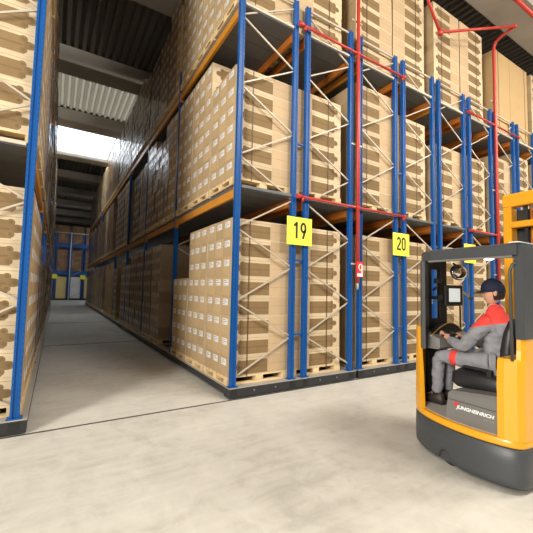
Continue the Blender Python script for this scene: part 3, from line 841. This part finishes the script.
# steering wheel with knob
c = Vector((1.52, -2.53, 1.20)); nrm = Vector((0, -.5, .866)); u = Vector((1, 0, 0)); w = nrm.cross(u)
mb = MB(); n = 24
pts = [c+u*.12*math.cos(2*PI*k/n)+w*.12*math.sin(2*PI*k/n) for k in range(n+1)]
mb.tube(pts, .014, 8); mb.bar(c-u*.12, c+u*.12, .03, .012, 0, nrm); mb.tube([c, c-nrm*.08], .03, 10)
sw = part(mb, 'steering_wheel', M['tdark'])
kn = Vector((1.405, -2.525, 1.21))
part(MB().tube([kn-nrm*.01, kn+nrm*.045], [.02, .024], 10), 'steering_knob', M['tdark'], sw)
# display
mb = MB().box(1.52, 1.88, -2.485, -2.455, 1.535, 1.785, 0, .012)
d = part(mb, 'display', M['tdark'])
part(MB().box(1.585, 1.815, -2.4875, -2.485, 1.585, 1.745), 'screen', M['screen'], d)
part(MB().box(1.50, 1.56, -2.455, -2.40, 1.60, 1.66).box(1.46, 1.54, -2.40, -2.345, 1.61, 1.65), 'display_arm', M['tdark'], d)
part(MB().box(1.42, 1.52, -2.45, -2.39, 1.80, 1.86, 0, .01).tube([(1.47, -2.42, 1.78), (1.47, -2.36, 1.72)], .015, 8), 'keypad', M['tdark'])
# round mirror
mb = MB().ball((1.80, -2.49, 1.945), (.165, .05, .088), 0, 20, 12)
mi_ = part(mb, 'mirror', M['chrome'])
part(MB().tube([(1.80+.167*math.cos(k*PI/12), -2.48, 1.945+.09*math.sin(k*PI/12)) for k in range(25)], .008, 6), 'mirror_rim', M['tdark'], mi_)
part(MB().tube([(1.82, -2.45, 2.02), (1.83, -2.40, 2.06)], .012, 8), 'mirror_bracket', M['tdark'], mi_)
mb = MB().tube([(1.86, -2.44, 1.72), (1.93, -2.48, 1.69), (1.99, -2.52, 1.63)], .012, 8); mb.ball((1.99, -2.52, 1.63), .022, 1)
mb.tube([(1.93, -2.42, 1.26), (1.93, -2.42, 1.5), (1.86, -2.44, 1.72)], .010, 8, 1)
part(mb, 'work_lamp_arm', [M['gold'], M['tdark']])
# mast
mx_ = 2.62
mb = MB().box(mx_, mx_+.16, -2.72, -2.62, .30, 3.0, 0, .01); part(mb, 'mast_post', M['tyellow'])
mb = MB().box(mx_, mx_+.16, -3.36, -3.26, .30, 3.0, 0, .01); part(mb, 'mast_post', M['tyellow'])
mb = MB().box(mx_-.01, mx_+.15, -3.36, -2.62, 2.83, 3.0, 0, .01); part(mb, 'mast_crossbar', M['tyellow'])
mb = MB().box(mx_-.01, mx_+.12, -3.30, -2.70, 2.55, 2.63, 0, .008); part(mb, 'mast_crossbar', M['tyellow'])
mb = MB().box(mx_-.02, mx_+.10, -3.30, -2.95, 2.38, 2.50, 0, .008); part(mb, 'mast_crossbar', M['tyellow'])
for y in (-2.80, -3.18): part(MB().tube([(mx_+.2, y, .3), (mx_+.2, y, 2.85)], .03, 10), 'lift_cylinder', M['bolt'])
for y in (-2.86, -3.12):
    part(MB().box(mx_+.06, mx_+.08, y-.02, y+.02, .4, 2.84), 'lift_chain', M['tdark'])
part(MB().tube([(mx_+.12, -2.90, .4), (mx_+.12, -2.90, 2.8)], .014, 8), 'hose', M['orange'])
part(MB().box(mx_+.17, mx_+.25, -3.28, -2.70, .3, 2.8), 'mast_guard', M['tdark'])
part(MB().box(2.45, 2.62, -3.40, -2.32, .10, .9, 0, .02), 'mast_carriage', M['tgrey'])
for y in (-3.44, -2.42): part(MB().box(2.45, 4.2, y, y+.14, .04, .22, 0, .01), 'wheel_arm', M['tgrey'])

# ------------------------------------------------------------------ the driver
from mathutils import noise
import bmesh
def cut(mb, planes):
    """split the surface along planes so that a seam between two cloths runs straight"""
    me = mb.mesh('tmp', [])
    bm = bmesh.new(); bm.from_mesh(me)
    for co_, no_ in planes: bmesh.ops.bisect_plane(bm, geom=bm.verts[:]+bm.edges[:]+bm.faces[:], plane_co=co_, plane_no=no_)
    o = MB(); bm.verts.index_update(); o.add([tuple(v.co) for v in bm.verts], [tuple(v.index for v in f.verts) for f in bm.faces], 0, True)
    bm.free(); bpy.data.meshes.remove(me); return o
def skin_mesh(name, nodes, edges, root, levels=2, fold=0.):
    """nodes: name -> (co, radius)"""
    ks = list(nodes); ix = {k: i for i, k in enumerate(ks)}
    me = bpy.data.meshes.new(name); me.from_pydata([nodes[k][0] for k in ks], [(ix[a], ix[b]) for a, b in edges], [])
    o = bpy.data.objects.new(name, me); COL.objects.link(o)
    sk = o.modifiers.new('s', 'SKIN'); sk.use_smooth_shade = True
    if not me.skin_vertices: me.skin_vertices.new()
    for i, k in enumerate(ks):
        rr = nodes[k][1]; rr = rr if isinstance(rr, tuple) else (rr, rr)
        me.skin_vertices[0].data[i].radius = rr; me.skin_vertices[0].data[i].use_root = (k == root)
    sd = o.modifiers.new('d', 'SUBSURF'); sd.levels = levels; sd.render_levels = levels
    bpy.context.view_layer.update()
    dg = bpy.context.evaluated_depsgraph_get()
    m2 = bpy.data.meshes.new_from_object(o.evaluated_get(dg))
    bpy.data.objects.remove(o); bpy.data.meshes.remove(me)
    mb = MB()
    if fold:
        for v in m2.vertices:
            p = v.co; n_ = noise.noise(Vector((p.x*9, p.y*16, p.z*22)))+.6*noise.noise(Vector((p.x*20, p.y*34+p.z*20, p.z*40)))
            v.co = p+v.normal*fold*n_
    mb.add([tuple(v.co) for v in m2.vertices], [tuple(p.vertices) for p in m2.polygons], 0, True)
    bpy.data.meshes.remove(m2)
    return mb
PX = 1.45
HC = Vector((PX, -3.03, 1.703))     # head centre
def head_mb():
    mb = MB(); seg, rg = 36, 26; vs = []; rings = []
    for i in range(1, rg):
        th = PI*i/rg; ring = []
        for k in range(seg):
            ph = 2*PI*k/seg
            x = math.sin(th)*math.cos(ph); y = math.sin(th)*math.sin(ph); z = -math.cos(th)
            X, Y, Z = .076*x, .098*y, .120*z
            if z < -.1:                                   # jaw narrows, chin comes forward
                t = (-.1-z)/.9; X *= 1-.34*t; Y = Y*(1-.18*t)+.018*t
            if y > .3:                                     # flatten the face
                Y -= .012*(y-.3)
            fx = math.exp(-(x/.16)**2) if y > 0 else 0
            Y += .026*fx*math.exp(-((z+.16)/.12)**2) + .012*fx*math.exp(-((z-.02)/.14)**2)      # nose
            if y > 0:
                Y += .007*math.exp(-(x/.6)**2)*math.exp(-((z-.22)/.09)**2)                     # brow
                for s in (-1, 1): Y -= .011*math.exp(-((x-s*.36)/.17)**2)*math.exp(-((z-.06)/.10)**2)
                Y += .007*math.exp(-(x/.28)**2)*math.exp(-((z+.47)/.05)**2)+.006*math.exp(-(x/.26)**2)*math.exp(-((z+.57)/.045)**2)
                Y += .010*math.exp(-(x/.32)**2)*math.exp(-((z+.86)/.12)**2)                    # chin
            ring.append((X, Y, Z))
        rings.append(ring)
    mb.loft(rings, 0, True)
    # lips
    for i, f in enumerate(mb.f):
        cx = sum(mb.v[q][0] for q in f)/len(f); cyv = sum(mb.v[q][1] for q in f)/len(f); cz = sum(mb.v[q][2] for q in f)/len(f)
        if cyv > .07 and abs(cx) < .024 and -.072 < cz < -.050: mb.mi[i] = 1
    for s in (-1, 1):
        mb.ball((s*.029, .077, .008), (.012, .010, .009), 3, 10, 6)
        mb.ball((s*.029, .0855, .008), (.005, .003, .005), 2, 8, 5)
        # ear: outer rim and lobe
        mb.ball((s*.076, -.008, -.005), (.010, .019, .032), 0, 12, 8); mb.ball((s*.082, -.014, .004), (.007, .014, .020), 0, 10, 6)
    return mb
tilt = Matrix.Rotation(math.radians(-6), 4, 'X')
def place(mb, M4): mb.v = [tuple(M4 @ Vector(p)) for p in mb.v]; return mb
HM = Matrix.Translation(HC) @ Matrix.Rotation(math.radians(32), 4, 'Z') @ tilt
SL, SR = Vector((1.265, -3.05, 1.405)), Vector((1.635, -3.05, 1.405))
EL, ER = Vector((1.235, -2.82, 1.125)), Vector((1.69, -2.80, 1.13))
WL, WR = Vector((1.345, -2.615, 1.185)), Vector((1.68, -2.62, 1.17))
HL, HR = Vector((1.385, -2.545, 1.225)), Vector((1.675, -2.555, 1.19))
KL, KR = Vector((1.335, -2.50, .985)), Vector((1.565, -2.49, .985))
AL, AR = Vector((1.335, -2.475, .56)), Vector((1.565, -2.46, .56))
PV = Vector((PX, -3.06, 1.0)); CH1 = Vector((PX, -3.075, 1.22)); CH2 = Vector((PX, -3.06, 1.40)); NK = Vector((PX, -3.045, 1.50)); NK2 = Vector((PX, -3.015, 1.60))
HPL, HPR = Vector((1.35, -3.03, .985)), Vector((1.55, -3.03, .985))
body = skin_mesh('body', {
    'pv': (PV, (.10, .08)), 'c1': (CH1, (.10, .07)), 'c2': (CH2, (.09, .06)), 'nk': (NK, .056), 'n2': (NK2, .054),
    'sl': (SL, .045), 'el': (EL, .04), 'wl': (WL, .027), 'pl': (HL-Vector((.012, .012, .008)), (.036, .020)),
    'sr': (SR, .045), 'er': (ER, .04), 'wr': (WR, .027), 'pr': (HR-Vector((0, .015, .004)), (.036, .020)),
    'hl': (HPL, .08), 'kl': (KL, .055), 'al': (AL, .038), 'tl': (AL+Vector((0, .14, -.075)), .03),
    'hr': (HPR, .08), 'kr': (KR, .055), 'ar': (AR, .038), 'tr': (AR+Vector((0, .14, -.075)), .03)},
    [('pv', 'c1'), ('c1', 'c2'), ('c2', 'nk'), ('nk', 'n2'), ('c2', 'sl'), ('sl', 'el'), ('el', 'wl'), ('wl', 'pl'), ('c2', 'sr'), ('sr', 'er'), ('er', 'wr'), ('wr', 'pr'),
     ('pv', 'hl'), ('hl', 'kl'), ('kl', 'al'), ('al', 'tl'), ('pv', 'hr'), ('hr', 'kr'), ('kr', 'ar'), ('ar', 'tr')], 'pv')
# fingers: each a short tapered chain rooted in the palm, curling round the knob
def fingers(palm, fwd, side, dn):
    mb = MB()
    for i, (off, ln) in enumerate(((-.028, .062), (-.010, .072), (.010, .068), (.027, .052))):
        a = palm+side*off; b = a+fwd*ln*.45-dn*.012; c_ = a+fwd*ln*.75+dn*.014; d_ = a+fwd*ln*.66+dn*.042
        mb.tube([a-fwd*.012, a+fwd*.012, b, c_, d_], [.0105, .0105, .0098, .009, .0072], 10)
        mb.ball(d_, .0072, 0, 8, 6)
    t0 = palm-side*.034-fwd*.012; t1 = t0-side*.020+fwd*.024+dn*.008; t2 = t1+fwd*.026+side*.012+dn*.02
    mb.tube([t0, t1, t2], [.014, .0125, .009], 10); mb.ball(t2, .009, 0, 8, 6)
    return mb
for hb in (fingers(HL, (HL-WL).normalized(), Vector((-.75, .5, .2)).normalized(), Vector((.1, .2, -.97))), fingers(HR, (HR-WR).normalized(), Vector((1, 0, 0)), Vector((0, .1, -1)))):
    body.add(hb.v, hb.f, 0, True)
hd = place(head_mb(), HM)
o_ = len(body.v); body.v += hd.v
for f, m_ in zip(hd.f, hd.mi): body.f.append(tuple(o_+q for q in f)); body.mi.append(m_); body.sm.append(True)
PO = (PX, -3.0, .90)
person = body.build('person', [M['skin'], M['lips'], M['eye'], M['eyew']], None, PO)
tag(person, 'seated driver in grey and red workwear and navy cap, steering the truck', 'person')
jk = skin_mesh('jacket', {
    'pv': (Vector((PX, -3.055, .985)), (.165, .135)), 'c0': (Vector((PX, -3.065, 1.10)), (.165, .13)), 'c1': (CH1+Vector((0, 0, .0)), (.175, .125)), 'c2': (Vector((PX, -3.06, 1.36)), (.165, .115)), 'nk': (Vector((PX, -3.055, 1.50)), (.092, .082)), 'n2': (Vector((PX, -3.055, 1.59)), (.068, .068)),
    'sl': (SL, .088), 'ul': ((SL+EL)/2+Vector((-.004, -.004, 0)), .075), 'el': (EL, .066), 'fl': ((EL+WL)/2, .055), 'wl': (WL-(WL-EL).normalized()*.01, .040),
    'sr': (SR, .088), 'ur': ((SR+ER)/2, .075), 'er': (ER, .066), 'fr': ((ER+WR)/2, .055), 'wr': (WR-(WR-ER).normalized()*.01, .040)},
    [('pv', 'c0'), ('c0', 'c1'), ('c1', 'c2'), ('c2', 'nk'), ('nk', 'n2'), ('c2', 'sl'), ('sl', 'ul'), ('ul', 'el'), ('el', 'fl'), ('fl', 'wl'), ('c2', 'sr'), ('sr', 'ur'), ('ur', 'er'), ('er', 'fr'), ('fr', 'wr')], 'pv', 3, .011)
jk = cut(jk, [((0, -3.05, 1.375), (0, .25, 1))])
for i, f in enumerate(jk.f):
    c_ = [sum(jk.v[q][k] for q in f)/len(f) for k in range(3)]
    if c_[2] > 1.375-.25*(c_[1]+3.05): jk.mi[i] = 1
jk.build('jacket', [M['workgrey'], M['workred']], person, PO)
tw = skin_mesh('trousers', {
    'pv': (Vector((PX, -3.06, 1.0)), (.15, .12)), 'hl': (HPL+Vector((0, .02, .01)), .105), 'ml': ((HPL+KL)/2+Vector((0, .01, .005)), .095), 'kl': (KL, .078), 'sl': (KL*.45+AL*.55+Vector((0, -.005, 0)), .066), 'al': (AL+Vector((0, 0, -.01)), .058),
    'hr': (HPR+Vector((0, .02, .01)), .105), 'mr': ((HPR+KR)/2+Vector((0, .01, .005)), .095), 'kr': (KR, .078), 'sr': (KR*.45+AR*.55+Vector((0, -.005, 0)), .066), 'ar': (AR+Vector((0, 0, -.01)), .058)},
    [('pv', 'hl'), ('hl', 'ml'), ('ml', 'kl'), ('kl', 'sl'), ('sl', 'al'), ('pv', 'hr'), ('hr', 'mr'), ('mr', 'kr'), ('kr', 'sr'), ('sr', 'ar')], 'pv', 3, .010)
tw = cut(tw, [((0, -2.735, 0), (0, 1, 0)), ((0, -2.665, 0), (0, 1, 0))])
for i, f in enumerate(tw.f):
    c_ = [sum(tw.v[q][k] for q in f)/len(f) for k in range(3)]
    if -2.735 < c_[1] < -2.665 and c_[2] > .85: tw.mi[i] = 1
tw.build('trousers', [M['workgrey'], M['workred']], person, PO)
for A in (AL, AR):
    mb = MB(); z0 = .452
    def shoe(y, w, zt, zb=z0): return [(A.x-w, y, zb), (A.x-w*1.02, y, zb+(zt-zb)*.5), (A.x-w*.6, y, zt), (A.x+w*.6, y, zt), (A.x+w*1.02, y, zb+(zt-zb)*.5), (A.x+w, y, zb)]
    a = A.y
    mb.loft([shoe(a-.085, .03, z0+.07), shoe(a-.065, .042, z0+.12), shoe(a, .046, z0+.13), shoe(a+.06, .047, z0+.10), shoe(a+.12, .05, z0+.07), shoe(a+.165, .042, z0+.055), shoe(a+.185, .025, z0+.04)], 0, True)
    mb.loft([shoe(a-.09, .034, z0+.02), shoe(a-.06, .046, z0+.02), shoe(a+.02, .046, z0+.02), shoe(a+.12, .054, z0+.02), shoe(a+.175, .042, z0+.02), shoe(a+.195, .022, z0+.02)], 1)
    mb.tube([(A.x, a, z0+.1), (A.x, a, z0+.16)], [.048, .05], 12)
    mb.build('boot', [M['boot'], M['sole']], person, PO)
# hair at the back and sides, cap with peak
mb = MB(); rr = []
for i in range(1, 14):
    th = PI*(.30+.45*i/14); ring = []
    for k in range(20):
        ph = PI*(1.0-.06)+(PI+.12*PI)*k/19
        ring.append((.081*math.sin(th)*math.cos(ph), -.006+.101*math.sin(th)*math.sin(ph), .122*math.cos(th)+.002))
    rr.append(ring)
v = [p for r_ in rr for p in r_]; f = [(a*20+b, a*20+b+1, (a+1)*20+b+1, (a+1)*20+b) for a in range(len(rr)-1) for b in range(19)]
mb.add(v, f, 0, True)
place(mb, HM)
h = mb.build('hair', M['hair'], person, PO)
sol = h.modifiers.new('t', 'SOLIDIFY'); sol.thickness = .008; sol.offset = 1
mb = MB(); rr = []
for i in range(10):
    th = PI/2*(1-i/9.3); ring = []
    for k in range(28):
        ph = 2*PI*k/28
        zb = .030 if i == 0 else 0
        ring.append((.088*math.sin(th)*math.cos(ph), -.004+.110*math.sin(th)*math.sin(ph), .032+.118*math.cos(th)-(.022 if i == 0 else 0)-(0.014*max(0, -math.sin(ph))*math.sin(th))))
    rr.append(ring)
mb.loft(rr, 0, True)
mb.ball((0, -.004, .149), (.009, .009, .005), 0, 8, 6)
place(mb, HM); cap = mb.build('cap', M['navy'], person, PO)
mb = MB(); n = 13; top = []; 
for k in range(n):
    a = PI*(.12+.76*k/(n-1))
    top.append(((.084*math.cos(a), .005+.100*math.sin(a), .030), (.078*math.cos(a), .005+.100*math.sin(a)+.072*math.sin(a)**.7, .014-.004*math.sin(a))))
v = []; f = []
for a, b in top: v += [a, b, (b[0], b[1], b[2]-.006), (a[0], a[1], a[2]-.006)]
for k in range(n-1):
    for q in range(4): f.append((4*k+q, 4*k+(q+1) % 4, 4*k+4+(q+1) % 4, 4*k+4+q))
mb.add(v, f, 0, True); place(mb, HM); mb.build('peak', M['navy'], cap, PO)

# ------------------------------------------------------------------ light
def area(name, loc, rot, sx, sy_, power, col=(1, 1, 1)):
    l = bpy.data.lights.new(name, 'AREA'); l.shape = 'RECTANGLE'; l.size = sx; l.size_y = sy_; l.energy = power; l.color = col
    o = bpy.data.objects.new(name, l); COL.objects.link(o); o.location = loc; o.rotation_euler = rot; return o
WARM = (1., .93, .83)
def aim(o, t):
    o.rotation_euler = (Vector(t)-o.location).to_track_quat('-Z', 'Y').to_euler()
o = area('front_left_light', (-11.2, -7.4, 5.2), (0, 0, 0), 2.6, 4.5, 1650, (1, .95, .87)); aim(o, (3, 0, 3.2))  # added unseen main light from the front left, no dock opening behind it
for x in (3, 9, 15):  # unseen lights added under the roof to brighten the right-hand side
    o = area('hall_fill', (x, -7., 9.3), (0, 0, 0), 3.0, 1.2, 700, WARM); aim(o, (x, -2.2, 0))
o = area('hall_fill', (-8, -4.2, 9.3), (0, 0, 0), 3.0, 1.2, 400, WARM); aim(o, (-1.5, -5, 0))  # another unseen light, added for the left foreground floor
area('skylight_glow', (0, 17, ZB+.12), (0, 0, 0), 14, 4., 320, (.80, .90, 1.))
area('cross_aisle_fill', (1.5, 33.5, 9.5), (0, 0, 0), 3, 1., 240, (.85, .93, 1.))  # added out of sight to brighten the far cross aisle
w = bpy.data.worlds.new('sky'); S.world = w; w.use_nodes = True
w.node_tree.nodes['Background'].inputs[0].default_value = (.93, .97, 1, 1); w.node_tree.nodes['Background'].inputs[1].default_value = 3.5
S.view_settings.view_transform = 'Standard'; S.view_settings.look = 'None'; S.view_settings.gamma = 1; S.view_settings.use_curve_mapping = False
S.view_settings.exposure = .06
